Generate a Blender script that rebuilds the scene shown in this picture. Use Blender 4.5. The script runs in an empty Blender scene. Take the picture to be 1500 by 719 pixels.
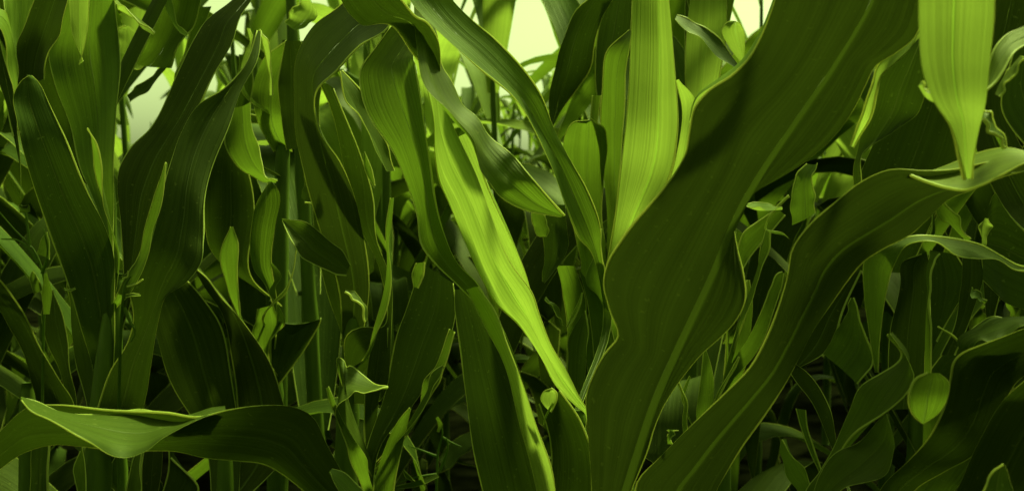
import bpy, math, random
from mathutils import Vector, Matrix, noise
random.seed(11)
S = bpy.context.scene
COL = S.collection
R = math.radians

SUN_EL, SUN_AZ = 54.0, 42.0          # degrees; azimuth clockwise from the view direction
# ------------------------------------------------------------------ camera
F = 1600.0                     # focal length in photograph pixels (1500 wide)
CAM_Z, PITCH = 0.86, -4.0
cam_d = bpy.data.cameras.new('camera')
cam = bpy.data.objects.new('camera', cam_d)
COL.objects.link(cam)
cam.location = (0, 0, CAM_Z)
cam.rotation_euler = (R(90 + PITCH), 0, 0)
cam_d.sensor_width = 36
cam_d.lens = 36 * F / 1500
cam_d.clip_start = 0.02
cam_d.clip_end = 2000
cam_d.dof.use_dof = True
cam_d.dof.focus_distance = 0.88
cam_d.dof.aperture_fstop = 14
S.camera = cam
CM = Matrix.Translation(cam.location) @ cam.rotation_euler.to_matrix().to_4x4()
VIEW = (CM.to_3x3() @ Vector((0, 0, -1))).normalized()

def P(x, y, d):
    return CM @ Vector(((x - 750) / F * d, -(y - 359.5) / F * d, -d))

# ------------------------------------------------------------------ materials
def nodes(m):
    m.use_nodes = True
    nt = m.node_tree
    nt.nodes.clear()
    return nt, nt.nodes.new, nt.links.new

def math_node(nt, op, a, b=None, clamp=False):
    n = nt.nodes.new('ShaderNodeMath'); n.operation = op; n.use_clamp = clamp
    for i, v in enumerate((a, b)):
        if v is None: continue
        if isinstance(v, (int, float)): n.inputs[i].default_value = v
        else: nt.links.new(v, n.inputs[i])
    return n.outputs[0]

def mixc(nt, fac, a, b, mode='MIX'):
    n = nt.nodes.new('ShaderNodeMix'); n.data_type = 'RGBA'; n.blend_type = mode
    if isinstance(fac, (int, float)): n.inputs[0].default_value = fac
    else: nt.links.new(fac, n.inputs[0])
    for i, v in ((6, a), (7, b)):
        if isinstance(v, tuple): n.inputs[i].default_value = (*v, 1)
        else: nt.links.new(v, n.inputs[i])
    return n.outputs[2]

def leaf_material(name, dark, light, trans_col, trans, rough=0.52, veins=8.0):
    m = bpy.data.materials.new(name)
    nt, N, L = nodes(m)
    uv = N('ShaderNodeUVMap').outputs[0]
    sep = N('ShaderNodeSeparateXYZ'); L(uv, sep.inputs[0])
    U, V = sep.outputs[0], sep.outputs[1]
    oi = N('ShaderNodeObjectInfo')
    tc = N('ShaderNodeTexCoord')
    # parallel veins: many fine ones and a few strong ones
    def vein(freq, seedy, sharp):
        cmb = N('ShaderNodeCombineXYZ')
        L(math_node(nt, 'MULTIPLY', U, freq), cmb.inputs[0])
        L(math_node(nt, 'MULTIPLY', V, 0.7), cmb.inputs[1])
        L(math_node(nt, 'ADD', math_node(nt, 'MULTIPLY', oi.outputs['Random'], 37.0), seedy), cmb.inputs[2])
        nz = N('ShaderNodeTexNoise'); nz.inputs['Scale'].default_value = 1.0; nz.inputs['Detail'].default_value = 2
        L(cmb.outputs[0], nz.inputs[0])
        return nz.outputs[0]
    v1 = vein(veins * 7, 0.0, 1)
    v2 = vein(veins, 9.0, 1)
    sn = math_node(nt, 'SINE', math_node(nt, 'MULTIPLY', U, 2 * math.pi * veins))
    ridge = math_node(nt, 'POWER', math_node(nt, 'ADD', math_node(nt, 'MULTIPLY', sn, 0.5), 0.5), 6.0)
    mot = N('ShaderNodeTexNoise'); mot.inputs['Scale'].default_value = 22; mot.inputs['Detail'].default_value = 4
    L(tc.outputs['Object'], mot.inputs[0])
    r1 = N('ShaderNodeMapRange'); r1.inputs[1].default_value = .3; r1.inputs[2].default_value = .7
    L(mot.outputs[0], r1.inputs[0])
    r2 = N('ShaderNodeMapRange'); r2.inputs[1].default_value = .35; r2.inputs[2].default_value = .7
    L(v2, r2.inputs[0])
    f = math_node(nt, 'MULTIPLY', math_node(nt, 'ADD', r1.outputs[0], r2.outputs[0]), 0.5)
    f = math_node(nt, 'ADD', f, math_node(nt, 'MULTIPLY', math_node(nt, 'SUBTRACT', v1, 0.5), 1.5), True)
    c = mixc(nt, f, dark, light)
    c = mixc(nt, math_node(nt, 'MULTIPLY', ridge, 0.12), c, (light[0] * 1.7, light[1] * 1.5, light[2] * 1.7))
    fl = N('ShaderNodeTexNoise'); fl.inputs['Scale'].default_value = 260; fl.inputs['Detail'].default_value = 1
    L(tc.outputs['Object'], fl.inputs[0])
    fm = N('ShaderNodeMapRange'); fm.inputs[1].default_value = .69; fm.inputs[2].default_value = .78; L(fl.outputs[0], fm.inputs[0])
    c = mixc(nt, math_node(nt, 'MULTIPLY', fm.outputs[0], .55), c, (.16, .19, .05))      # pale flecks and dust
    # hue and value differ a little from leaf to leaf
    hs = N('ShaderNodeHueSaturation')
    L(math_node(nt, 'ADD', math_node(nt, 'MULTIPLY', oi.outputs['Random'], 0.03), 0.485), hs.inputs['Hue'])
    L(math_node(nt, 'ADD', math_node(nt, 'MULTIPLY', oi.outputs['Random'], 0.5), 0.75), hs.inputs['Value'])
    L(c, hs.inputs['Color'])
    bsdf = N('ShaderNodeBsdfPrincipled')
    L(hs.outputs[0], bsdf.inputs['Base Color'])
    bsdf.inputs['Roughness'].default_value = rough
    bsdf.inputs['Specular IOR Level'].default_value = 0.10
    bsdf.inputs['Specular Tint'].default_value = (.62, 1, .2, 1)
    bump = N('ShaderNodeBump'); bump.inputs['Strength'].default_value = 0.35; bump.inputs['Distance'].default_value = 0.0012
    L(math_node(nt, 'ADD', math_node(nt, 'MULTIPLY', ridge, 0.25), math_node(nt, 'ADD', v1, mot.outputs[0])), bump.inputs['Height'])
    L(bump.outputs[0], bsdf.inputs['Normal'])
    tr = N('ShaderNodeBsdfTranslucent')
    tcx = mixc(nt, f, tuple(0.72 * k for k in trans_col), trans_col)
    tcx = mixc(nt, math_node(nt, 'MULTIPLY', ridge, 0.12), tcx, tuple(1.35 * k for k in trans_col))
    L(tcx, tr.inputs[0]); L(bump.outputs[0], tr.inputs[1])
    mx = N('ShaderNodeMixShader'); mx.inputs[0].default_value = trans
    L(bsdf.outputs[0], mx.inputs[1]); L(tr.outputs[0], mx.inputs[2])
    out = N('ShaderNodeOutputMaterial'); L(mx.outputs[0], out.inputs[0])
    return m

def plain_material(name, a, b, scale, rough, trans=0.0, stretch=(1, 1, 1), bumpd=0.001):
    m = bpy.data.materials.new(name)
    nt, N, L = nodes(m)
    tc = N('ShaderNodeTexCoord'); mp = N('ShaderNodeMapping'); mp.inputs['Scale'].default_value = stretch
    L(tc.outputs['Object'], mp.inputs[0])
    nz = N('ShaderNodeTexNoise'); nz.inputs['Scale'].default_value = scale; nz.inputs['Detail'].default_value = 6
    L(mp.outputs[0], nz.inputs[0])
    r = N('ShaderNodeMapRange'); r.inputs[1].default_value = .3; r.inputs[2].default_value = .7; L(nz.outputs[0], r.inputs[0])
    bs = N('ShaderNodeBsdfPrincipled'); L(mixc(nt, r.outputs[0], a, b), bs.inputs['Base Color'])
    bs.inputs['Roughness'].default_value = rough; bs.inputs['Specular IOR Level'].default_value = 0 if name == 'soil' else .2
    bp = N('ShaderNodeBump'); bp.inputs['Strength'].default_value = .5; bp.inputs['Distance'].default_value = bumpd
    L(nz.outputs[0], bp.inputs['Height']); L(bp.outputs[0], bs.inputs['Normal'])
    out = N('ShaderNodeOutputMaterial')
    if trans:
        tr = N('ShaderNodeBsdfTranslucent'); tr.inputs[0].default_value = (min(.9, b[0] * 2.2), min(.9, b[1] * 2.2), b[2] * 2.2, 1)
        mx = N('ShaderNodeMixShader'); mx.inputs[0].default_value = trans
        L(bs.outputs[0], mx.inputs[1]); L(tr.outputs[0], mx.inputs[2]); L(mx.outputs[0], out.inputs[0])
    else:
        L(bs.outputs[0], out.inputs[0])
    return m

M = {
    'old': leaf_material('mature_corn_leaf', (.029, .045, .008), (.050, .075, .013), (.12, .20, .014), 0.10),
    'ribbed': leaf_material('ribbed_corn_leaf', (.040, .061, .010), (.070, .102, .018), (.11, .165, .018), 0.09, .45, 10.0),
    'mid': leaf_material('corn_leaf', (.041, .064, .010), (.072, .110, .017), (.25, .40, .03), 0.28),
    'young': leaf_material('young_lit_leaf', (.115, .17, .020), (.18, .255, .034), (.44, .60, .09), 0.40),  # young leaves; the paler tone also stands in for lit and backlit blades
    'margin': plain_material('leaf_margin', (.36, .48, .10), (.50, .62, .17), 30, .4, .45),  # pale leaf edge, lightened further to imitate backlit rims
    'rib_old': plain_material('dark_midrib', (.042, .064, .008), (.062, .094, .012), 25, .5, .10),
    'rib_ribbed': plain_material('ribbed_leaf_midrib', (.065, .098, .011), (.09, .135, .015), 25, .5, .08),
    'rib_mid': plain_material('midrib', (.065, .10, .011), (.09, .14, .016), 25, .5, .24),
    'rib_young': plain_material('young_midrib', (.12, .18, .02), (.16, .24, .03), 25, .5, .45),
    'stalk': plain_material('corn_stalk', (.05, .09, .008), (.10, .165, .016), 12, .45, 0, (9, 9, 1)),
    'weed': plain_material('weed_leaf', (.07, .12, .01), (.12, .20, .018), 30, .5, .3),
    'soil': plain_material('soil', (.003, .0035, .0015), (.008, .009, .004), 14, .95, 0, (1, 1, 1), .02),
    'litter': plain_material('dry_leaf', (.10, .12, .03), (.18, .20, .05), 20, .7),
}

# ------------------------------------------------------------------ mesh helpers
def spline(pts, n):
    """centripetal Catmull-Rom through pts, n samples evenly spaced in point index"""
    pts = [Vector(p) for p in pts]
    if len(pts) == 2: return [pts[0].lerp(pts[1], i / (n - 1)) for i in range(n)]
    ext = [pts[0] * 2 - pts[1]] + pts + [pts[-1] * 2 - pts[-2]]
    out = []
    for i in range(n):
        s = i / (n - 1) * (len(pts) - 1)
        k = min(int(s), len(pts) - 2); u = s - k
        p0, p1, p2, p3 = ext[k:k + 4]
        # chord-scaled tangents, so uneven spacing does not overshoot
        d0 = max((p1 - p0).length, 1e-6); d1 = max((p2 - p1).length, 1e-6); d2 = max((p3 - p2).length, 1e-6)
        m1 = ((p1 - p0) / d0 * d1 + (p2 - p1) / d1 * d0) / (d0 + d1) * d1
        m2 = ((p2 - p1) / d1 * d2 + (p3 - p2) / d2 * d1) / (d1 + d2) * d1
        u2, u3 = u * u, u * u * u
        out.append(p1 * (2 * u3 - 3 * u2 + 1) + m1 * (u3 - 2 * u2 + u) + p2 * (3 * u2 - 2 * u3) + m2 * (u3 - u2))
    return out

def resample(pts, n):
    L = [0.0]
    for a, b in zip(pts, pts[1:]): L.append(L[-1] + (Vector(b) - Vector(a)).length)
    out = []; j = 0
    for i in range(n):
        s = L[-1] * i / (n - 1)
        while j < len(pts) - 2 and L[j + 1] < s: j += 1
        t = (s - L[j]) / max(L[j + 1] - L[j], 1e-9)
        out.append(Vector(pts[j]).lerp(Vector(pts[j + 1]), t))
    return out

class MB:
    def __init__(self): self.v, self.f, self.uv, self.mi = [], [], [], []
    def tube(self, pts, rad, k=6, mi=0, cap=True):
        n = len(pts); base = len(self.v)
        up = Vector((0.13, 0.9, 0.2)).normalized()
        for i, p in enumerate(pts):
            t = (pts[min(i + 1, n - 1)] - pts[max(i - 1, 0)])
            t = t.normalized() if t.length > 1e-9 else Vector((0, 0, 1))
            a = t.cross(up)
            if a.length < 1e-3: a = t.cross(Vector((1, 0, 0)))
            a.normalize(); b = t.cross(a); up = b * -1 if False else up
            r = rad[i] if isinstance(rad, (list, tuple)) else rad
            for q in range(k):
                an = 2 * math.pi * q / k
                self.v.append(p + a * (r * math.cos(an)) + b * (r * math.sin(an)))
        for i in range(n - 1):
            for q in range(k):
                q2 = (q + 1) % k
                self.f.append((base + i * k + q, base + i * k + q2, base + (i + 1) * k + q2, base + (i + 1) * k + q))
                self.uv.append(((q / k, i / n), ((q + 1) / k, i / n), ((q + 1) / k, (i + 1) / n), (q / k, (i + 1) / n)))
                self.mi.append(mi)
        if cap:
            for i in (0, n - 1):
                idx = tuple(base + i * k + q for q in range(k))
                self.f.append(idx); self.uv.append(tuple((.5, .5) for _ in idx)); self.mi.append(mi)
    def grid(self, rows, us, vs, mi=0):
        base = len(self.v); w = len(us)
        for r in rows: self.v.extend(r)
        for i in range(len(rows) - 1):
            for j in range(w - 1):
                self.f.append((base + i * w + j, base + i * w + j + 1, base + (i + 1) * w + j + 1, base + (i + 1) * w + j))
                self.uv.append(((us[j], vs[i]), (us[j + 1], vs[i]), (us[j + 1], vs[i + 1]), (us[j], vs[i + 1])))
                self.mi.append(mi)
    def build(self, name, mats, parent=None, origin=None):
        o_ = origin or Vector((0, 0, 0))
        me = bpy.data.meshes.new(name)
        me.from_pydata([p - o_ for p in self.v], [], self.f)
        for m in mats: me.materials.append(m)
        uvl = me.uv_layers.new(name='UVMap')
        flat = [c for face in self.uv for q in face for c in q]
        uvl.data.foreach_set('uv', flat)
        me.polygons.foreach_set('material_index', self.mi)
        me.polygons.foreach_set('use_smooth', [True] * len(self.f))
        me.update()
        o = bpy.data.objects.new(name, me)
        COL.objects.link(o)
        if parent is not None: o.parent = parent
        return o

def thing(name, label, cat, loc, group=None):
    o = bpy.data.objects.new(name, None); COL.objects.link(o)
    o.empty_display_size = .05
    o.location = loc; o['label'] = label; o['category'] = cat
    if group: o['group'] = group
    return o

def ribbon(Lw, Rw, fold, wav, ph, nu, origin, parent, mat, rib=0.0, margin=0.00045, name='leaf', curl=0.0, freq=1.7, corr=0.0, corr_n=8, kind='mid', Mw=None):
    rib *= .62
    """a leaf blade between two edge curves, folded along its midrib, with rippled margins and thickened edges"""
    n = len(Lw)
    us = [0.5 - 0.5 * math.cos(math.pi * j / (nu - 1)) for j in range(nu)]
    us = [0.55 * u + 0.45 * j / (nu - 1) for j, u in enumerate(us)]
    h = nu // 2
    us0 = us
    rows, mids, norms, widths = [], [], [], []
    for i in range(n):
        v = i / (n - 1)
        a, b = Lw[i], Rw[i]
        w = b - a; wl = w.length
        T = ((Lw[min(i + 1, n - 1)] + Rw[min(i + 1, n - 1)]) - (Lw[max(i - 1, 0)] + Rw[max(i - 1, 0)]))
        Nn = T.cross(w)
        Nn = Nn.normalized() if Nn.length > 1e-10 else Vector((0, 0, 1))
        norms.append(Nn)
        widths.append((v, a, b, w, wl))
    # one side for the whole blade: mostly away from the camera, never jumping from row to row
    for i in range(1, n):
        if norms[i].dot(norms[i - 1]) < 0: norms[i].negate()
    if sum((q.dot(VIEW) for q in norms)) < 0:
        for q in norms: q.negate()
    for i in range(n):
        v, a, b, w, wl = widths[i]; Nn = norms[i]
        env = math.sin(math.pi * min(max(v, 0.02), .98)) ** .5
        row, uu = [], us0
        if rib:                                   # the two middle strips are as wide as the midrib
            hw = min(.2, rib * (1 - .75 * v) / max(wl, 1e-5))
            k = (.5 - hw) / us0[h - 1]
            uu = [u * k for u in us0[:h]] + [.5] + [1 - (1 - u) * k for u in us0[h + 1:]]
        for u in uu:
            s = 2 * u - 1
            off = fold * wl * (1 - abs(s) ** 1.4)
            off += curl * wl * (s * s) ** 2
            side = math.sin(2 * math.pi * freq * v + ph + (2.1 if s > 0 else 0))
            side += .22 * math.sin(2 * math.pi * freq * 2.3 * v + ph * 2.7 + (1.0 if s > 0 else 0))
            off += wav * env * side * abs(s) ** 2.2 * min(1.0, wl / .05)
            if corr: off += corr * math.sin(2 * math.pi * (corr_n * u + .25 * noise.noise(Vector((v * 3, ph, u))))) * min(1.0, wl / .06) * env
            off += .0012 * noise.noise((a + w * u) * 18 + Vector((ph, 0, 0)))
            q = a + w * u
            if Mw:
                m = Mw[i]
                q = a.lerp(m, 2 * u) if u < .5 else m.lerp(b, 2 * u - 1)
            row.append(q + Nn * off)
        rows.append(row)
        mids.append((row[h - 1], row[h], row[h + 1], Nn))
    mb = MB()
    vs = [i / (n - 1) for i in range(n)]
    if rib:
        mb.grid([r[:h] for r in rows], us0[:h], vs)
        mb.grid([r[h + 1:] for r in rows], us0[h + 1:], vs)
    else:
        mb.grid(rows, us0, vs)
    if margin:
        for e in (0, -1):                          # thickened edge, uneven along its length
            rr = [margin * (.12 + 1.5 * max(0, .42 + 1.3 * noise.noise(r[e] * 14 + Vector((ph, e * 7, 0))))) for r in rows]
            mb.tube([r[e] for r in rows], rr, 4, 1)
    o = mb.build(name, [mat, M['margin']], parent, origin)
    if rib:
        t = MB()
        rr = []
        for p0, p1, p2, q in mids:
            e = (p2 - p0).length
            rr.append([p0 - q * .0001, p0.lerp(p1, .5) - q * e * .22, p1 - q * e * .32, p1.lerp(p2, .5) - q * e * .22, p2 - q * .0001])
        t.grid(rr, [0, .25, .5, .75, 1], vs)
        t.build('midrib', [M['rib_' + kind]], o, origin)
    return o

# ------------------------------------------------------------------ traced front plants
class Plant:
    def __init__(self, label, stalk, r0=.011, lean=(0.02, 0.03), cat='corn plant', group='corn plants at the front of the field'):
        """stalk: list of (x, y, depth) from the whorl downwards"""
        pts = [P(*s) for s in stalk]
        low = pts[-1]
        base = Vector((low.x + lean[0], low.y + lean[1], 0))
        self.root = thing('corn_plant', label, cat, base, group)
        self.base = base
        self.axis = pts
        k = pts + [low.lerp(base, .5), base - Vector((0, 0, .03))]
        line = spline(k, 60)
        rad = []
        for i, p in enumerate(line):
            s = i / 59
            r = r0 * (.45 + .75 * s ** .5)
            node = abs(((p.z * 7.3) % 1) - .5)
            r *= 1 + .16 * max(0, 1 - node / .06)
            rad.append(r)
        mb = MB(); mb.tube(line, rad, 14)
        mb.build('stalk', [M['stalk']], self.root, base)
        self.line = line
    def at(self, z):
        return min(self.line, key=lambda p: abs(p.z - z))
    def leaf(self, L, R_, d, t=0.0, f=.10, mat='mid', rib=.0016, wav=.003, join=None, n=72, curl=0.0, freq=1.7, margin=.00055, label=None, nu=13, corr=0.0, corr_n=8, axis=None, name='leaf', mid=None):
        """L, R_: the two edges in photograph pixels from base to tip; d: depth(s) along the leaf; t: how much nearer
        edge R_ is than edge L; join: metres below the base row where the blade meets the stalk (None = starts where traced)"""
        if axis:                                  # pair the edges square to the leaf's own direction
            def cut(E, s):
                q = [x * axis[0] + y * axis[1] for x, y in E]
                for i in range(len(E) - 1):
                    if q[i] <= s <= q[i + 1]:
                        u = (s - q[i]) / max(q[i + 1] - q[i], 1e-6)
                        return (E[i][0] + (E[i + 1][0] - E[i][0]) * u, E[i][1] + (E[i + 1][1] - E[i][1]) * u)
                return E[0] if s < q[0] else E[-1]
            L = [(p.x, p.y) for p in spline([(x, y, 0) for x, y in L], 160)]
            R_ = [(p.x, p.y) for p in spline([(x, y, 0) for x, y in R_], 160)]
            lo = min(E[0][0] * axis[0] + E[0][1] * axis[1] for E in (L, R_))
            hi = max(E[-1][0] * axis[0] + E[-1][1] * axis[1] for E in (L, R_))
            ss = [lo + (hi - lo) * i / 33 for i in range(34)]
            if mid: mid = [cut([(p.x, p.y) for p in spline([(x, y, 0) for x, y in mid], 160)], s) for s in ss]
            L, R_ = [cut(L, s) for s in ss], [cut(R_, s) for s in ss]
        if len(L) != len(R_):
            m = max(len(L), len(R_)) + 4
            L = [(p.x, p.y) for p in resample([(x, y, 0) for x, y in L], m)]
            R_ = [(p.x, p.y) for p in resample([(x, y, 0) for x, y in R_], m)]
        k = len(L)
        def at(val, i):
            if isinstance(val, (int, float)): return val
            s = i / (k - 1) * (len(val) - 1); j = min(int(s), len(val) - 2)
            return val[j] + (val[j + 1] - val[j]) * (s - j)
        Lw, Rw, Mw = [], [], []
        for i in range(k):
            dd, tt = at(d, i), at(t, i)
            Lw.append(P(*L[i], dd + tt / 2)); Rw.append(P(*R_[i], dd - tt / 2))
            if mid: Mw.append(P(*mid[i], dd))
        c0 = (Lw[0] + Rw[0]) / 2
        if join is None and name == 'leaf':
            q = self.at(c0.z)
            if (q - c0).length < .14: join = .05
        if join is not None and join >= 0:
            c = (Lw[0] + Rw[0]) / 2
            w = (Rw[0] - Lw[0]).normalized()
            s = self.at(c.z - join)
            hw = min(.012, max(.002, .35 * (Rw[0] - Lw[0]).length))
            Lw.insert(0, s - w * hw); Rw.insert(0, s + w * hw)
            if mid: Mw.insert(0, s.copy())
        A = spline(Lw, n)
        B = spline(Rw, n)
        ph = random.uniform(0, 6.28)
        o = ribbon(A, B, f, wav, ph, nu, self.base, self.root, M[mat], rib, margin, name, curl, freq, corr, corr_n, mat, spline(Mw, n) if mid else None)
        if label: o['label'] = label
        return o

# ---- tall plant left of the bright gap
A = Plant('dark corn plant on the left, two long leaves slanting right below the bright gap',
          [(172, 400, 1.0), (160, 500, 1.0), (150, 600, 1.0), (142, 719, 1.0), (138, 1000, 1.02)], .013)
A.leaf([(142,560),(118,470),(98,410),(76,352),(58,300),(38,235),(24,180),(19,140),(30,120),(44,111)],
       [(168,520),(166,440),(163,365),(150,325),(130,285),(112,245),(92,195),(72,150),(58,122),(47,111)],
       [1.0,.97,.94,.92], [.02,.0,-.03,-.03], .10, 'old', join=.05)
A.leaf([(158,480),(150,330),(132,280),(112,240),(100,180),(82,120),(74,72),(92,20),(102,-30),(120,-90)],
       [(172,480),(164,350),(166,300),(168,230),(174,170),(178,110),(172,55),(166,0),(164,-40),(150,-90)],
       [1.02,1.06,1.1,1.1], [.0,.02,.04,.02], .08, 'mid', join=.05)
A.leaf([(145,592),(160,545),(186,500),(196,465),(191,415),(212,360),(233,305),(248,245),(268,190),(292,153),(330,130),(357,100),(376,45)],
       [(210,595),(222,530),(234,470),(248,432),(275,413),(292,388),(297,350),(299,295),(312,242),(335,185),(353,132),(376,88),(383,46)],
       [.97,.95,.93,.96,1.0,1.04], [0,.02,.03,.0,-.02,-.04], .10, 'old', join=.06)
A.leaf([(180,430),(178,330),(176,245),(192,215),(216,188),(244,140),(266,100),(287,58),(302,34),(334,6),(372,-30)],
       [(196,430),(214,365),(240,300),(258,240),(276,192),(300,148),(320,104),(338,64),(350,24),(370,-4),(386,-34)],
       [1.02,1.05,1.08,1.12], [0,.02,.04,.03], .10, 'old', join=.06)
A.leaf([(186,405),(196,385),(212,340),(228,285),(241,240)], [(204,402),(218,370),(229,330),(238,285),(244,238)],
       .92, .02, .12, 'mid', rib=.001, join=.04)
A.leaf([(168,380),(158,330),(142,250),(136,210),(126,190)], [(172,380),(163,330),(150,270),(140,215),(128,188)],
       [1.0,.9,.88], .03, .05, 'mid', rib=0, join=.05)
A.leaf([(120,560),(104,480),(100,430),(101,400)], [(146,560),(140,470),(132,430),(112,400)], 1.04, .02, .1, 'old', join=.05)

# ---- plant at the left edge
B = Plant('corn plant at the left edge with a bright bent leaf above two dark narrow leaves',
          [(40, 560, 1.12), (42, 719, 1.12), (44, 1000, 1.12)], .012)
B.leaf([(55,600),(40,545),(18,485),(-5,445),(-40,410)], [(106,596),(82,548),(52,490),(20,440),(-6,402)],
       [1.1,1.06,1.0], .02, .10, 'old', join=.06)
B.leaf([(98,600),(84,545),(68,490),(64,450),(76,425)], [(110,600),(108,560),(100,510),(90,462),(78,424)],
       1.12, .02, .08, 'old', join=.06)
B.leaf([(26,150),(24,110),(20,60),(8,20),(-20,10)], [(22,150),(18,120),(10,70),(-4,40),(-24,26)], [1.0,.98,.95], .03, .08, 'young', rib=.001)
B.leaf([(24,130),(26,90),(34,45),(50,-10),(70,-60)], [(64,116),(70,85),(85,48),(102,0),(118,-60)],
       [1.06,1.04,1.02], .02, .10, 'old')
B.leaf([(22,135),(16,70),(8,20),(4,-40)], [(24,135),(34,80),(48,20),(56,-40)], [1.12,1.16,1.2], .0, .10, 'young')
B.leaf([(122,90),(108,55),(101,10),(96,-50)], [(116,95),(126,55),(130,10),(134,-50)], [1.0,1.0,1.0], .0, .1, 'young', rib=.001)
B.leaf([(20,200),(4,140),(-12,80),(-30,0)], [(30,290),(28,200),(20,140),(0,60)], 1.1, .0, .1, 'old')

# ---- low leaf sweeping across the bottom left
C = Plant('corn plant at bottom left with a broad low leaf under a bright folded tip',
          [(585, 860, .74), (592, 1000, .74)], .012)
C.leaf([(540,800),(520,722),(496,684),(474,648),(455,616),(430,601),(380,593),(330,597),(290,606),(248,600),(150,597),(80,594),(40,600),(0,634),(-60,690)],
       [(520,830),(480,760),(438,716),(412,694),(388,678),(350,669),(300,664),(262,660),(225,662),(180,662),(120,657),(70,656),(30,666),(-6,688),(-64,716)],
       [.74,.73,.72,.72,.74,.76], [-.02,-.03,-.04,-.05,-.03], -.07, 'old', rib=.0018, join=.05)
C.leaf([(330,592),(313,591),(298,596),(262,604),(200,601),(130,595),(80,590),(54,583),(35,577)],
       [(330,600),(304,606),(272,622),(238,640),(206,660),(168,653),(112,633),(72,614),(48,599),(36,580)],
       [.715,.69,.67,.66], [.02,.05,.07,.05], .05, 'mid', rib=.001, curl=.05, label='bright folded leaf tip')
C.leaf([(600,860),(560,800),(530,715),(505,690),(486,686)], [(580,900),(545,800),(505,730),(490,710),(484,690)], .70, .02, .1, 'mid', join=.05)

# ---- plant behind the low leaf: pale stems
C2 = Plant('slender corn plant whose two pale leaf sheaths stand below the bright folded tip',
           [(205, 640, .9), (206, 719, .9), (208, 1000, .9)], .009)
C2.leaf([(185,800),(186,730),(192,680),(203,652)], [(206,800),(206,725),(206,690),(209,650)], .86, .01, .1, 'mid', rib=0)
C2.leaf([(206,800),(207,730),(208,680),(212,650)], [(228,800),(232,720),(236,690),(240,640)], .88, .0, .1, 'old', rib=.001)
C2.leaf([(112,800),(116,735),(110,700),(108,688),(118,660)], [(125,800),(126,735),(126,700),(124,675),(120,650)], .84, .0, .1, 'mid', rib=0)
C2.leaf([(44,820),(42,740),(45,690),(46,650)], [(72,820),(70,740),(70,690),(72,650)], .9, .0, .1, 'old')
C2.leaf([(222,800),(236,730),(246,690),(248,640)], [(240,800),(262,740),(290,719),(250,670)], .92, .0, .1, 'old', rib=0)

# ---- the twisted bright plant in the centre
D = Plant('twisted corn plant in the centre, one long sunlit leaf above a pale bud',
          [(846, 600, .87), (848, 719, .87), (852, 1000, .88)], .011)
D.leaf([(858,606),(842,592),(813,565),(788,522),(756,480),(719,446),(699,404),(682,352),(662,300),(645,264),(639,232),(634,180),(622,130),(612,80)],
       [(861,603),(846,578),(826,545),(802,510),(786,470),(774,432),(748,390),(718,322),(692,268),(668,222),(652,186),(642,140),(630,90),(622,60)],
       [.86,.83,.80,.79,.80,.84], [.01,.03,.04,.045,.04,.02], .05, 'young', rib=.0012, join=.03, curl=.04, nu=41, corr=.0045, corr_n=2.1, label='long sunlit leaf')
D.leaf([(852,620),(800,520),(775,470),(755,410),(728,352),(700,292),(676,244),(660,205)],
       [(853,622),(806,520),(788,470),(768,405),(746,345),(722,290),(702,232),(684,190)],
       [.88,.86,.84,.85], [.0,.018,.025,.02], .25, 'young', rib=.001, join=.02, corr=.002, corr_n=1.4, nu=25)
D.leaf([(815,860),(800,760),(782,690),(764,626),(742,545),(722,492),(698,448),(672,418),(640,388),(618,360),(610,320),(594,275),(572,220),(548,180),(533,140),(531,104),(552,72),(574,39)],
       [(836,860),(818,760),(803,690),(786,630),(766,560),(742,492),(722,452),(700,414),(668,382),(650,340),(638,290),(632,236),(626,190),(618,140),(610,100),(606,78),(618,60),(632,38)],
       [.86,.83,.81,.80,.80,.82,.86,.88], [.0,-.01,-.02,.0,.04,.05,.03], .08, 'mid', rib=.0018, join=.04)
D.leaf([(812,830),(800,760),(781,690),(762,626),(740,545),(720,492),(700,452),(684,424)], [(830,830),(818,760),(804,690),(788,630),(768,560),(746,500),(724,455),(700,420)],
       [.80,.79,.78,.785], [.015,.025,.03,.03,.015], .1, 'young', rib=0, join=.05, label='pale narrow leaf edge')  # lit edge laid over the leaf as a strip of paler colour
D.leaf([(728,860),(712,740),(698,670),(686,605),(676,540),(668,470),(667,424)],
       [(826,860),(806,740),(784,660),(758,580),(738,525),(712,468),(684,424)],
       [.84,.84,.85,.87], [.0,.02,.03], .06, 'old', rib=0, join=.03)
D.leaf([(800,760),(808,660),(798,612),(789,592)], [(876,760),(870,668),(850,618),(820,572)], [.83,.82,.82], [.0,.0,.02], .15, 'old', rib=0, join=.05)
D.leaf([(806,602),(797,593),(792,583),(796,574),(807,569)], [(808,603),(812,595),(816,583),(815,574),(808,568)], .80, .006, .2, 'young', rib=0, wav=0, join=-1, label='pale curled bud')
D.leaf([(809,590),(803,600),(798,611),(796,622)], [(812,591),(806,601),(800,612),(797,622)], .796, 0, .1, 'young', rib=0, wav=0, join=-1)
# right-hand leaf of the pair that peel apart at the top
D.leaf([(604,-30),(604,10),(610,60),(620,100),(638,140),(662,176),(688,206),(704,236),(716,262),(732,287),(764,305),(822,318)],
       [(646,-30),(634,20),(642,50),(647,94),(655,120),(676,149),(702,168),(722,200),(752,232),(785,268),(808,295),(827,316)],
       [.80,.78,.77,.77,.77,.78], [-.02,-.03,-.05,-.05,-.04,.0,.0], .05, 'mid', rib=.0012, freq=2.5, corr=.0016, corr_n=2)
# broad dark blade over the top
D.leaf([(640,120),(606,80),(575,42),(535,37),(520,26),(500,4),(480,-40)], [(645,110),(640,60),(625,32),(604,14),(580,-8),(560,-40),(540,-80)],
       [.80,.77,.74,.72], [.02,.02,.03], .06, 'old', rib=.001)
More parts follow.
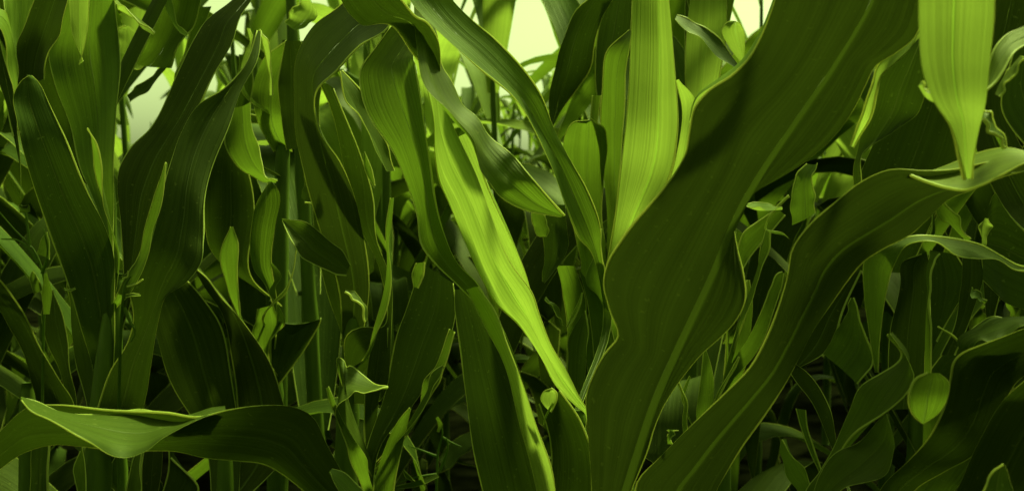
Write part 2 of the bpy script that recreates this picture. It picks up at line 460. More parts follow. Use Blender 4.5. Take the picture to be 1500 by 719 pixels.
# long arching leaf from the top to the whorl of the tall pale leaf
D.leaf([(896,452),(880,372),(878,330),(861,280),(840,238),(816,190),(792,140),(752,90),(722,60),(692,34),(660,-4),(630,-60)],
       [(884,456),(868,372),(850,348),(830,300),(806,240),(780,190),(750,146),(720,115),(690,86),(646,46),(606,6),(570,-50)],
       [.97,.90,.83,.77,.74,.72], [.0,.02,.03,.04,.04,.02], .09, 'mid', rib=.0014)

# ---- plant behind the twisted one, dark blades slanting down to the left
J = Plant('dark corn plant left of the twisted centre plant, its broad blade bent over',
          [(520, 430, 1.08), (512, 560, 1.08), (505, 719, 1.08), (500, 1000, 1.1)], .013)
J.leaf([(498,430),(468,330),(445,260),(430,200),(432,140),(440,80),(462,40),(490,14),(520,-20),(545,-60)],
       [(540,430),(530,340),(516,280),(498,230),(470,185),(463,132),(490,102),(525,64),(566,42),(592,-20)],
       [1.06,1.0,.95,.92,.92], [.0,.05,.08,.08,.04], .06, 'ribbed', join=.05)
J.leaf([(530,480),(560,480),(556,400),(520,320),(506,240),(490,170),(466,120)], [(566,568),(572,480),(572,410),(556,350),(548,300),(530,240),(488,130)],
       [1.0,1.02,1.02,1.0], .02, .08, 'old')
J.leaf([(548,490),(562,420),(566,340),(572,290)], [(550,490),(572,425),(572,350),(576,290)], .96, .02, .1, 'mid', rib=0)
J.leaf([(566,250),(545,205),(524,170),(506,140),(497,105)], [(578,250),(564,212),(548,178),(530,140),(500,104)], [.98,.96,.94], -.03, .1, 'mid', rib=.001)
J.leaf([(548,275),(535,250),(532,225)], [(549,272),(545,250),(534,222)], .95, 0, .1, 'mid', rib=0)
J.leaf([(505,520),(480,430),(462,330),(462,262),(468,250)], [(535,520),(530,430),(520,340),(500,270),(488,240)], 1.12, .02, .1, 'old', join=.05)

# ---- small plants in the middle left
K = Plant('corn plant with small drooping leaves between the long slanting leaves and the dark bent blade',
          [(400, 440, 1.18), (402, 560, 1.18), (405, 719, 1.18), (408, 1000, 1.2)], .011)
K.leaf([(404,470),(392,420),(370,392),(366,340),(374,306),(393,268)], [(410,470),(404,430),(396,385),(404,330),(410,284),(398,266)],
       [1.15,1.08,1.06], -.02, .1, 'mid', rib=.001)
K.leaf([(330,160),(334,215),(354,250),(384,264),(404,268)], [(366,150),(372,200),(384,238),(394,262),(406,266)], [1.12,1.1,1.08], .03, .1, 'mid', rib=.001)
K.leaf([(412,320),(440,324),(470,340),(498,364),(513,388)], [(413,323),(428,354),(450,381),(480,398),(508,403)], [1.05,1.02,1.02], [.0,.03,.02], .12, 'mid', rib=.0014)
K.leaf([(404,438),(420,420),(428,400),(434,362)], [(406,440),(416,432),(426,410),(435,360)], 1.06, .0, .1, 'mid', rib=0)
K.leaf([(404,442),(394,428),(402,410),(396,386)], [(405,440),(404,420),(412,405),(398,384)], 1.07, .0, .1, 'mid', rib=0)
K.leaf([(302,355),(301,300),(303,240),(325,180)], [(365,400),(372,330),(368,280),(350,190)], [1.14,1.14,1.14], .02, .06, 'old')
K.leaf([(350,460),(332,420),(326,370),(338,332)], [(350,460),(350,420),(349,360),(341,332)], 1.08, .02, .1, 'mid', rib=0)
K.leaf([(442,290),(444,262),(458,244),(484,238)], [(446,296),(476,296),(490,274),(492,240)], [1.08,1.06], .04, .14, 'old', rib=.001)
K.leaf([(470,210),(468,150),(470,120),(440,60)], [(420,220),(410,160),(408,120),(418,60)], 1.2, .0, .1, 'old')
K.leaf([(400,470),(396,520),(398,560)], [(470,470),(440,520),(406,566)], 1.16, .0, .1, 'old', rib=0)
K.leaf([(376,520),(372,480),(378,452)], [(398,500),(410,470),(400,446)], 1.1, .02, .1, 'mid', rib=0)

K2 = Plant('low corn plant with broad dark leaves behind the low leaf at the bottom left',
           [(330, 640, 1.02), (330, 719, 1.02), (330, 1000, 1.02)], .01)
K2.leaf([(300,650),(258,570),(228,490),(208,430),(192,384)], [(352,650),(338,550),(314,465),(276,410),(232,376)], [1.06,1.04,1.04], [.0,.03,.04], .1, 'ribbed', rib=.0024, join=.05)
K2.leaf([(345,650),(350,595),(338,520),(322,460),(302,420),(286,396)], [(425,650),(408,570),(378,505),(345,455),(312,418),(288,395)], [1.07,1.05,1.04], [.0,.03,.04], .1, 'ribbed', rib=.0024, join=.05)

# ---- plant in the dark centre bottom
N_ = Plant('corn plant with narrow dark leaves over the black hollow at the bottom centre',
           [(545, 690, .98), (545, 760, .98), (545, 1000, .98)], .01)
N_.leaf([(524,700),(540,650),(565,580),(584,480),(602,430),(618,385)], [(548,700),(562,650),(604,592),(648,520),(668,460),(664,415)], [.97,1.0,1.02], .02, .1, 'old', join=.04)
N_.leaf([(548,780),(550,700),(562,660),(586,612),(600,597)], [(572,780),(578,705),(588,660),(597,620),(602,598)], [.94,.93], .0, .1, 'mid', rib=.001, join=.04)
N_.leaf([(616,590),(622,560),(640,530),(660,482)], [(622,598),(636,570),(650,545),(666,486)], .95, .02, .1, 'mid', rib=0)
N_.leaf([(606,608),(622,575),(636,545),(648,535)], [(612,606),(630,580),(642,555),(650,536)], .93, .02, .1, 'mid', rib=0)
N_.leaf([(525,700),(512,660),(492,612),(478,568)], [(542,700),(534,672),(508,622),(480,566)], .9, .02, .1, 'mid', rib=0, join=.04)
N_.leaf([(504,528),(512,536),(536,556),(568,566)], [(508,582),(520,578),(545,570),(568,568)], .92, [.06,.05,.02], .08, 'mid', rib=0)
N_.leaf([(534,640),(534,600),(538,540),(548,480)], [(552,620),(556,580),(566,540),(568,480)], 1.0, .0, .1, 'old', rib=.001)
N_.leaf([(506,424),(520,430),(534,444),(538,470)], [(505,428),(516,436),(528,448),(534,472)], .98, .02, .1, 'mid', rib=0)
N_.leaf([(606,420),(604,400),(610,385)], [(612,422),(620,402),(622,384)], 1.0, .0, .1, 'mid', rib=0)

# ---- tall pale upright leaf right of centre
Fp = Plant('corn plant right of centre with one tall pale upright leaf',
           [(893, 430, 1.15), (897, 560, 1.15), (900, 719, 1.15), (905, 1000, 1.15)], .012)
Fp.leaf([(880,440),(893,370),(903,310),(910,240),(916,180),(922,110),(926,40),(928,-30),(930,-120)],
        [(905,440),(925,370),(950,310),(978,262),(993,190),(991,120),(985,60),(979,0),(968,-120)],
        [1.13,1.08,1.05,1.05,1.06], [.0,.02,.02,.02], .45, 'young', rib=.0022, join=.04)
Fp.leaf([(884,430),(890,320),(884,230),(883,150),(882,110),(888,76),(922,44)], [(898,430),(903,330),(908,240),(910,180),(916,120),(922,80),(926,46)],
        [1.14,1.12,1.1], .03, .1, 'mid', rib=.001, join=.03)
Fp.leaf([(840,290),(826,240),(828,205),(836,182),(862,176)], [(880,300),(888,250),(888,210),(882,186),(866,174)], [1.16,1.14,1.12], .03, .1, 'mid', rib=.001)
Fp.leaf([(930,420),(962,320),(988,240),(996,190),(998,150),(990,118)], [(932,424),(975,330),(1003,240),(1012,190),(1020,148),(994,118)], [1.1,1.0,.98], .02, .1, 'young', rib=.001, join=.04)
Fp.leaf([(890,470),(870,440),(850,400),(848,380),(842,330),(830,290)], [(905,480),(896,450),(882,410),(876,370),(872,340),(860,310)], [1.05,1.0,1.0], .03, .12, 'mid', rib=.001)
Fp.leaf([(888,455),(872,430),(858,410),(870,370),(878,335)], [(894,452),(888,420),(884,395),(882,365),(880,335)], .96, .02, .12, 'mid', rib=.001)
Fp.leaf([(870,520),(866,480),(860,440),(848,395)], [(905,520),(895,480),(880,440),(850,396)], 1.02, .0, .1, 'mid', rib=.001)
# behind: dark curled blades near the top
Fp.leaf([(812,230),(806,170),(810,110),(822,60),(846,16),(888,-20)], [(824,160),(846,130),(864,92),(876,48),(890,12),(905,-20)], [1.3,1.24,1.22], -.03, .12, 'old', rib=.001)
Fp.leaf([(880,180),(872,110),(876,50),(886,10),(900,-30)], [(888,180),(900,110),(922,50),(926,0),(930,-40)], 1.25, .0, .08, 'old')
Fp.leaf([(866,240),(864,190),(868,140)], [(872,240),(874,190),(880,140)], 1.2, 0, .1, 'mid', rib=0)

Fp.leaf([(1005,150),(1004,90),(1008,30),(1016,-30),(1030,-90)], [(1046,150),(1058,90),(1064,30),(1060,-30),(1046,-90)], [1.32,1.3,1.3], .0, .1, 'young', rib=.001)
Fp.leaf([(1083,90),(1066,66),(1058,44),(1066,33),(1073,31)], [(1089,90),(1091,66),(1089,44),(1082,34),(1075,31)], 1.2, .02, .14, 'young', rib=.0008, wav=0, join=-1)
Fp.leaf([(992,22),(1012,28),(1034,42),(1060,64),(1084,98)], [(990,28),(1008,46),(1030,60),(1052,82),(1080,102)], 1.22, .02, .1, 'old', rib=0, join=-1)

# small hanging leaves under the peeling tip
Q = Plant('small corn plant in the dark gap between the long sunlit leaf and the giant leaf',
          [(848, 470, 1.22), (846, 560, 1.22), (845, 719, 1.22), (845, 1000, 1.22)], .009)
Q.leaf([(798,300),(798,340),(796,380),(794,412)], [(828,300),(832,345),(826,380),(796,414)], [1.0,1.0], .02, .1, 'old', rib=.001)
Q.leaf([(778,312),(780,330),(790,346),(798,347)], [(795,314),(800,325),(803,338),(800,347)], [.97,.97], .01, .1, 'mid', rib=0)
Q.leaf([(815,390),(825,430),(830,470),(831,560)], [(842,390),(856,430),(858,470),(842,560)], [1.02,1.04], .01, .1, 'mid', rib=.001)
Q.leaf([(838,600),(830,550),(832,500),(852,460)], [(848,600),(856,540),(862,500),(858,455)], 1.0, .02, .12, 'mid', rib=.001)
Q.leaf([(868,580),(860,540),(858,500),(862,460)], [(874,580),(876,540),(874,500),(866,460)], 1.04, .0, .12, 'mid', rib=.001)
Q.leaf([(830,478),(838,460),(848,440),(852,428)], [(832,480),(842,464),(851,442),(853,428)], .96, .0, .1, 'young', rib=0)
Q.leaf([(800,434),(812,444),(822,460),(826,475)], [(799,438),(810,450),(820,464),(825,476)], .98, .02, .1, 'mid', rib=0)

# ---- the giant dark leaf and its companion arching to the right edge
E = Plant('corn plant right of centre with a giant dark wavy leaf',
          [(900, 640, .76), (904, 719, .76), (910, 1000, .76)], .015)
E.leaf([(868,800),(866,700),(861,625),(860,580),(874,545),(893,515),(912,488),(897,460),(886,428),(889,390),(908,354),(934,318),(962,284),(986,250),(1003,218),(1010,178),(1021,143),(1052,120),(1084,100),(1114,60),(1136,8),(1150,-50),(1170,-140)],
       [(915,800),(926,715),(944,672),(964,610),(990,562),(1024,516),(1062,480),(1085,450),(1090,430),(1081,372),(1075,325),(1086,291),(1130,271),(1180,242),(1226,204),(1254,166),(1271,128),(1287,95),(1314,76),(1344,44),(1352,0),(1368,-50),(1384,-140)],
       [.74,.72,.70,.68,.65,.62,.58,.54], [.0,-.01,-.02,-.03,-.03,-.03], -.09, 'ribbed', rib=.0052, join=.05, wav=.004, n=130, nu=61, corr=.0006, corr_n=7, axis=(.42, -.907), mid=[(893,820),(918,730),(938,660),(962,585),(992,510),(1022,440),(1052,372),(1084,300),(1120,232),(1165,165),(1220,85),(1268,0),(1300,-80),(1330,-160)], label='giant dark wavy leaf')
E.leaf([(1010,178),(1021,143),(1052,120),(1084,100),(1114,60),(1136,8),(1150,-50)],
       [(1014,184),(1032,148),(1062,130),(1099,106),(1131,64),(1150,10),(1160,-50)], [.682,.668,.655,.645,.63], [-.004,-.014,-.02,-.02,-.01], .3, 'young', rib=0, wav=0, join=-1, name='curled_edge', label='bright rolled edge of the giant leaf')  # sunlit rolled edge, brightness put in with a paler material than the leaf
E.leaf([(925,800),(935,705),(1000,640),(1058,582),(1104,530),(1130,470),(1149,402),(1155,365),(1166,340),(1200,314),(1240,286),(1280,259),(1318,250),(1345,254),(1400,250),(1460,236),(1540,232)],
       [(1030,800),(1050,719),(1092,640),(1130,582),(1160,540),(1200,474),(1232,432),(1256,396),(1290,370),(1320,358),(1344,338),(1366,312),(1384,290),(1408,280),(1462,258),(1540,240)],
       [.74,.70,.67,.64,.62,.61], [.0,-.02,-.04,-.05,-.05], -.07, 'ribbed', rib=.0036, join=.05, label='dark arching leaf')
E.leaf([(1330,252),(1356,252),(1390,242),(1428,227),(1448,221),(1470,217),(1505,222),(1560,240)], [(1334,256),(1362,268),(1390,277),(1416,280),(1440,272),(1470,256),(1505,238),(1560,248)],
       [.60,.59,.58,.57], [.01,.03,.04,.04,.02], .02, 'young', rib=0, wav=0, label='lit end of the arching leaf')  # same leaf in a paler material, so its lit side is painted in
E.leaf([(1215,400),(1232,330),(1262,250),(1300,170),(1340,80),(1372,-20),(1400,-120)], [(1330,400),(1372,310),(1416,240),(1436,150),(1440,60),(1446,-20),(1440,-120)],
       [.86,.84,.82,.80], .0, .07, 'old', rib=.0016)
# dark blade under the lit margin
E.leaf([(1252,280),(1250,240),(1258,200),(1272,150),(1282,112),(1302,82),(1346,42),(1400,0)], [(1262,270),(1262,226),(1310,194),(1345,166),(1350,150),(1358,110),(1356,60),(1420,10)],
       [.74,.72,.70,.68], .02, .08, 'old', rib=.0014)
E.leaf([(1246,214),(1262,170),(1274,125),(1290,92),(1320,66),(1352,36)], [(1250,216),(1272,178),(1286,128),(1300,100),(1326,76),(1354,42)], [.66,.62,.6], [-.01,.02,.02], .1, 'young', rib=0)  # the lit margin, light put in as a paler strip

# ---- bright leaf hanging in at the top right
G = Plant('corn plant at the right edge with a bright pale leaf hanging tip down',
          [(1720, -1000, .66), (1700, -500, .66), (1690, 0, .66), (1690, 400, .68), (1690, 719, .7), (1690, 1000, .72)], .014)
G.leaf([(1640,-960),(1520,-930),(1420,-800),(1370,-600),(1352,-350),(1348,-160),(1349,-20),(1350,40),(1355,100),(1370,150),(1392,185),(1404,228),(1413,262)],
       [(1650,-920),(1560,-860),(1500,-740),(1476,-560),(1466,-350),(1462,-160),(1460,-20),(1456,30),(1448,90),(1441,150),(1434,182),(1427,228),(1424,263)],
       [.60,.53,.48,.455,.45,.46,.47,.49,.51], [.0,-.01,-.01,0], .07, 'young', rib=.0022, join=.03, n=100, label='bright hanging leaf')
G.leaf([(1560,20),(1500,38),(1472,52),(1456,72),(1447,100),(1441,132)], [(1560,50),(1500,66),(1482,80),(1470,102),(1458,120),(1443,134)],
       [.58,.56,.55], .015, .03, 'young', rib=.0008, wav=0)
G.leaf([(1440,160),(1448,168),(1462,186),(1474,217)], [(1438,176),(1448,188),(1460,202),(1473,218)], .56, .02, .1, 'mid', rib=0, join=-1)
G.leaf([(1464,140),(1470,120),(1482,104),(1500,84)], [(1466,142),(1476,128),(1486,110),(1502,88)], .60, .02, .1, 'young', rib=0, join=-1)
G.leaf([(1350,120),(1362,134),(1376,142)], [(1352,124),(1368,146),(1379,148)], .50, .02, .1, 'young', rib=0, join=-1)
G.leaf([(1560,480),(1520,460),(1470,440),(1440,410)], [(1560,330),(1500,300),(1460,280),(1450,300)], .86, .0, .08, 'old')
G.leaf([(1560,260),(1500,210),(1470,160),(1480,90),(1510,20)], [(1600,200),(1560,160),(1530,110),(1530,60),(1540,0)], .74, .0, .08, 'old')
G.leaf([(1470,300),(1420,190),(1410,120),(1450,20),(1470,-60)], [(1540,300),(1500,220),(1480,160),(1500,60),(1520,-60)], .8, .0, .08, 'old')

# ---- second arch at the right with hanging blade
H = Plant('corn plant at the right with a thin lit leaf arching over a hanging dark blade',
          [(1580, 440, .80), (1600, 719, .82), (1610, 1000, .84)], .012)
H.leaf([(1570,410),(1512,392),(1490,387),(1465,374),(1430,358),(1380,349),(1340,347),(1302,356),(1272,373),(1266,430),(1274,490),(1282,545)],
       [(1570,420),(1512,398),(1485,394),(1460,380),(1430,378),(1400,373),(1366,354),(1334,358),(1312,386),(1298,430),(1290,482),(1286,545)],
       [.80,.74,.70,.69,.72,.74], [.01,.02,.03,.03,.02,.0], .03, 'mid', rib=.0008, wav=.001)
H.leaf([(1358,290),(1374,311),(1400,335),(1421,351)], [(1379,288),(1396,310),(1409,332),(1422,350)], [.78,.8], .03, .1, 'mid', rib=.0008, join=-1)
H.leaf([(1362,286),(1366,320),(1362,345),(1358,350)], [(1366,286),(1369,320),(1368,345),(1364,350)], .8, 0, .1, 'mid', rib=0, join=-1)
H.leaf([(1360,540),(1362,480),(1360,420),(1362,366)], [(1372,500),(1400,450),(1420,410),(1400,372)], .9, .0, .1, 'old', rib=.001, join=-1)
H.leaf([(1378,520),(1400,470),(1408,420),(1410,375)], [(1398,520),(1428,450),(1440,400),(1438,375)], .88, .0, .1, 'old', rib=.001, join=-1)
H.leaf([(1452,580),(1446,480),(1442,430),(1440,380),(1456,330)], [(1458,580),(1454,480),(1462,440),(1470,400),(1480,330)], .92, .0, .1, 'old', rib=.001, join=-1)
H.leaf([(1424,420),(1430,424),(1440,434),(1446,440)], [(1424,436),(1432,438),(1440,440),(1446,441)], .86, .02, .1, 'mid', rib=0, join=-1)
H.leaf([(1440,362),(1435,340),(1436,325),(1444,320)], [(1441,362),(1448,340),(1450,328),(1446,320)], .84, .02, .1, 'young', rib=0, join=-1)
H.leaf([(1462,330),(1464,300),(1464,275)], [(1464,330),(1476,305),(1488,270)], .9, .0, .1, 'mid', rib=0, join=-1)
H.leaf([(1300,600),(1306,480),(1318,420),(1322,385),(1350,372)], [(1352,600),(1360,480),(1362,430),(1362,390),(1358,370)], .82, .0, .1, 'old', rib=.001, join=-1)
H.leaf([(1354,590),(1358,480),(1361,430),(1361,390),(1362,368)], [(1362,590),(1364,480),(1365,430),(1365,390),(1378,372)], .78, .02, .1, 'mid', rib=0, join=-1)

# ---- low plants in the bottom right corner
I = Plant('corn plant in the bottom right corner with a wide dark sloping leaf',
          [(1270, 780, .74), (1275, 1000, .74)], .012)
I.leaf([(1270,790),(1290,716),(1330,672),(1364,628),(1386,590),(1396,558),(1406,530),(1432,508),(1482,485),(1540,468)],
       [(1320,800),(1340,716),(1384,690),(1432,668),(1452,640),(1470,590),(1488,556),(1505,542),(1530,534),(1580,520)],
       [.74,.70,.67,.64], [.0,-.02,-.03,-.03], -.07, 'old', rib=.0018, join=.04)
I.leaf([(1340,800),(1400,719),(1430,652),(1462,598),(1500,560),(1560,510)], [(1460,830),(1500,760),(1530,700),(1560,640),(1590,590),(1620,540)],
       [.66,.62,.58], .01, .06, 'old', rib=.0018, join=.04)
I.leaf([(1350,618),(1336,604),(1331,580),(1340,556),(1358,546)], [(1352,619),(1374,604),(1388,580),(1390,560),(1376,546)], [.60,.59,.59], .0, .05, 'mid', wav=0, rib=.0014, label='small oval pale leaf', join=-1)
I.leaf([(1376,480),(1396,491),(1412,506),(1420,509)], [(1374,478),(1398,494),(1412,508),(1422,510)], .70, .0, .1, 'mid', rib=0)
I.leaf([(1420,509),(1404,496),(1430,480),(1468,468),(1505,471)], [(1424,510),(1424,510),(1448,505),(1472,490),(1505,478)], [.69,.68], [.03,.06,.05], .08, 'mid', rib=0)
I.leaf([(1182,760),(1180,718),(1196,690),(1226,650),(1250,602),(1264,570),(1290,545),(1318,520),(1300,490)],
       [(1210,760),(1200,718),(1232,666),(1262,634),(1300,600),(1326,570),(1334,545),(1330,526),(1304,488)],
       [.74,.72,.70,.70], [.0,.04,.05,.03], .08, 'mid', rib=.001, join=.05)
I.leaf([(1184,740),(1200,704),(1236,660),(1270,632),(1297,605)], [(1230,740),(1240,712),(1290,690),(1312,662),(1299,606)], [.70,.68,.68], [.02,.05,.05,.02], .08, 'mid', rib=0, join=.05)
I.leaf([(1205,518),(1226,485),(1240,455),(1247,436)], [(1256,562),(1273,540),(1264,480),(1249,436)], [.78,.77], .02, .1, 'mid', rib=.001, join=-1)
I.leaf([(1186,760),(1168,715),(1150,690),(1140,664),(1144,644)], [(1200,760),(1186,712),(1176,690),(1160,664),(1146,643)], .76, .03, .1, 'mid', rib=.0008, join=.04)
I.leaf([(1200,690),(1184,655),(1172,620),(1166,598)], [(1204,690),(1192,655),(1182,622),(1180,600)], .8, .0, .1, 'mid', rib=0, join=.04)
I.leaf([(1216,650),(1190,590),(1160,550),(1150,530)], [(1226,650),(1216,600),(1182,545),(1154,526)], .84, .0, .1, 'old', rib=0, join=.04)
I.leaf([(1160,545),(1180,500),(1210,450),(1250,400)], [(1168,540),(1215,510),(1232,460),(1262,396)], .84, .0, .1, 'old')
I.leaf([(1300,800),(1320,719),(1340,690),(1370,640)], [(1380,800),(1400,719),(1420,690),(1440,660)], .8, .0, .1, 'mid')
I.leaf([(1420,800),(1440,719),(1456,690),(1470,680)], [(1480,800),(1484,719),(1476,690),(1472,680)], .56, .0, .1, 'old', rib=.001)

# ---- thin plants between the giant leaf and the arching one
O = Plant('thin corn plant between giant leaf and arching leaf, shoot bent in a lit kink',
          [(1062, 560, .98), (1060, 719, .98), (1058, 1000, 1.0)], .008)
O.leaf([(1090,450),(1106,400),(1116,360),(1122,336)], [(1098,440),(1112,405),(1124,368),(1128,340)], .92, .02, .1, 'mid', rib=0)
O.leaf([(1154,348),(1146,341),(1134,338),(1123,336),(1128,320),(1140,304),(1156,288)], [(1156,350),(1148,345),(1134,342),(1120,335),(1122,326),(1136,305),(1155,286)], .88, 0, .1, 'young', rib=0)
O.leaf([(1078,286),(1090,293),(1104,298),(1130,300),(1146,302)], [(1080,284),(1096,303),(1116,307),(1132,306),(1146,304)], .86, [.0,.03,.02], .1, 'young', rib=0)
O.leaf([(1160,330),(1160,300),(1164,262),(1182,240)], [(1194,312),(1192,290),(1190,262),(1196,238)], .84, .02, .1, 'mid', rib=.001)
O.leaf([(1080,370),(1090,340),(1110,325),(1140,305)], [(1084,400),(1096,380),(1120,350),(1150,315)], .95, .0, .1, 'mid', rib=0)
O.leaf([(1122,440),(1130,420),(1140,400),(1146,398)], [(1130,466),(1138,440),(1145,420),(1148,400)], .88, .0, .1, 'mid', rib=0)
O.leaf([(1074,500),(1084,470),(1092,440),(1094,410)], [(1096,520),(1100,480),(1102,440),(1098,410)], .94, .0, .1, 'mid', rib=0)
O.leaf([(1020,600),(1026,560),(1030,520),(1031,508)], [(1044,600),(1046,560),(1040,530),(1033,508)], .92, .0, .1, 'mid', rib=0)
O.leaf([(1056,566),(1066,550),(1074,536),(1082,522)], [(1060,566),(1068,552),(1077,538),(1083,522)], .9, .0, .1, 'mid', rib=0)
O.leaf([(1000,610),(1002,590),(996,570),(990,556)], [(1006,610),(1007,590),(1000,572),(993,556)], .88, .0, .1, 'mid', rib=0)
O.leaf([(1004,600),(998,580),(1004,562),(1010,550)], [(1007,600),(1003,580),(1008,563),(1012,551)], .9, .0, .1, 'mid', rib=0)
O.leaf([(982,650),(982,640),(984,634),(980,630)], [(985,650),(985,640),(988,632),(994,630)], .7, .02, .1, 'mid', rib=0)

# ---- leaf tips near the bright gap in the top left
T = Plant('tall backlit corn plant among the bright gaps at the top left',
          [(420, 60, 1.35), (412, 300, 1.35), (408, 719, 1.36), (408, 1000, 1.38)], .012)
T.leaf([(396,140),(392,100),(384,60),(376,46)], [(399,140),(397,100),(390,60),(380,44)], 1.2, .02, .1, 'young', rib=0)
T.leaf([(312,78),(312,56),(326,30),(342,14)], [(314,76),(322,60),(340,40),(348,18)], 1.2, .03, .12, 'mid', rib=0)
T.leaf([(354,100),(360,70),(366,55),(362,42)], [(356,102),(368,78),(371,60),(366,44)], 1.22, .02, .1, 'young', rib=0)
T.leaf([(418,34),(424,20),(436,8),(440,-10)], [(434,45),(458,34),(462,20),(450,-12)], 1.2, .03, .12, 'young', rib=.001)
T.leaf([(376,170),(370,130),(384,90),(420,60)], [(416,170),(424,130),(440,90),(446,60)], 1.3, .0, .1, 'mid')
T.leaf([(176,90),(200,78),(214,50),(222,10),(226,-40)], [(250,100),(262,70),(280,40),(296,0),(300,-40)], 1.25, .02, .1, 'mid')
T.leaf([(168,4),(176,14),(200,34),(224,52)], [(166,0),(178,10),(204,30),(226,50)], 1.1, .03, .1, 'young', rib=0, join=-1)
T.leaf([(178,36),(174,26),(168,8)], [(170,40),(166,24),(164,4)], 1.1, .02, .1, 'young', rib=0, join=-1)
T.leaf([(172,76),(170,60),(174,42),(184,38)], [(196,84),(206,68),(200,48),(188,38)], 1.3, .0, .1, 'young', rib=.001)
T.leaf([(186,140),(200,128),(222,110),(240,96)], [(190,150),(208,138),(230,116),(244,98)], 1.32, .02, .1, 'old', rib=0)
T.leaf([(178,94),(200,86),(220,80),(236,82)], [(180,104),(204,98),(226,92),(242,92)], 1.3, .04, .1, 'young', rib=0)
T.leaf([(256,110),(270,80),(280,40),(290,10)], [(262,112),(280,84),(298,40),(310,10)], 1.3, .0, .1, 'mid', rib=0)
T.leaf([(340,200),(348,150),(352,110),(350,80)], [(352,200),(366,150),(370,110),(358,80)], 1.25, .0, .1, 'mid', rib=.001)
T.leaf([(250,-10),(256,20),(264,40),(276,50)], [(236,-10),(248,20),(258,42),(274,54)], 1.22, .02, .1, 'young', rib=0)

# ---- thin weeds in the dark gaps
def weed(label, strokes, blades):
    base = P(*strokes[0][0]); base = Vector((base.x, base.y + .02, 0))
    root = thing('weed', label, 'weed', base)
    for k, st in enumerate(strokes):
        pts = [P(*q) for q in st]
        if k == 0: pts = [base] + pts
        line = spline(pts, 30)
        mb = MB(); mb.tube(line, [.0016 * (1.15 - .8 * i / 29) for i in range(30)], 6)
        mb.build('stem', [M['weed']], root, base)
    for L, R_, d in blades:
        n = 24
        Lw = spline([P(x, y, d + .004) for x, y in L], n); Rw = spline([P(x, y, d - .004) for x, y in R_], n)
        ribbon(Lw, Rw, .15, .001, random.uniform(0, 6), 7, base, root, M['mid'], 0, .0004, 'blade')
weed('thin grassy weed with forked stems in the shade at the left edge',
     [[(64, 470, 1.06), (66, 420, 1.06), (52, 370, 1.06), (20, 335, 1.06), (-10, 300, 1.05)], [(56, 385, 1.06), (40, 362, 1.06), (26, 352, 1.06), (2, 350, 1.06)],
      [(44, 362, 1.06), (40, 330, 1.06), (34, 304, 1.06), (30, 300, 1.06)], [(62, 400, 1.06), (70, 370, 1.05), (64, 335, 1.05)]],
     [([(54,372),(60,352),(66,340)], [(72,380),(72,358),(68,340)], 1.05), ([(64,460),(62,430),(66,400)], [(72,460),(76,430),(68,398)], 1.05),
      ([(34,306),(30,302),(28,312)], [(40,306),(42,300),(44,310)], 1.05), ([(50,430),(44,410),(46,398)], [(62,424),(54,405),(48,397)], 1.05)])
weed('tangle of thin weed stems in the black hollow at the bottom centre',
     [[(640, 700, 1.2), (642, 660, 1.2), (648, 630, 1.2), (640, 610, 1.2)], [(648, 640, 1.2), (662, 648, 1.2), (676, 654, 1.2)], [(640, 668, 1.2), (620, 660, 1.2), (598, 652, 1.19)],
      [(644, 690, 1.18), (652, 670, 1.18), (656, 650, 1.18), (654, 640, 1.18)], [(640, 694, 1.18), (612, 698, 1.17), (584, 706, 1.16)]],
     [([(580,712),(610,704),(640,694)], [(582,716),(612,712),(644,698)], 1.16), ([(590,690),(596,700),(604,704)], [(592,688),(602,698),(608,704)], 1.15),
      ([(638,612),(642,622),(640,632)], [(642,610),(648,622),(643,633)], 1.18)])
weed('small curled shoots on the stem where the slanting leaves of the left plant meet',
     [[(178, 470, .93), (180, 440, .92), (184, 415, .92), (192, 404, .92)], [(182, 450, .92), (190, 470, .92), (198, 486, .92), (192, 500, .92)]],
     [([(178,405),(184,402),(188,396)], [(180,408),(186,406),(189,397)], .915), ([(184,432),(194,430),(204,431)], [(184,436),(196,434),(206,433)], .915),
      ([(186,418),(198,414),(208,408)], [(186,420),(198,417),(210,409)], .915), ([(94,421),(102,423),(110,421)], [(95,424),(102,426),(111,423)], .93)])


# ------------------------------------------------------------------ ground
def ground():
    mb = MB()
    xs = [-900, -60, -14] + [-8 + .16 * i for i in range(101)] + [14, 60, 900]
    ys = [-900, -60, -14] + [-2 + .16 * i for i in range(88)] + [18, 60, 900]
    rows = []
    for y in ys:
        rows.append([Vector((x, y, (  .015 * noise.noise(Vector((x * 1.3, y * 1.3, 0))) + .02 * noise.noise(Vector((x * 5, y * 5, 3)))) - .012
                             if abs(x) < 9 and -3 < y < 13 else -.012)) for x in xs])
    mb.grid(rows, [i / (len(xs) - 1) for i in range(len(xs))], [i / (len(ys) - 1) for i in range(len(ys))])
    o = mb.build('ground', [M['soil']])
    o['kind'] = 'structure'
ground()

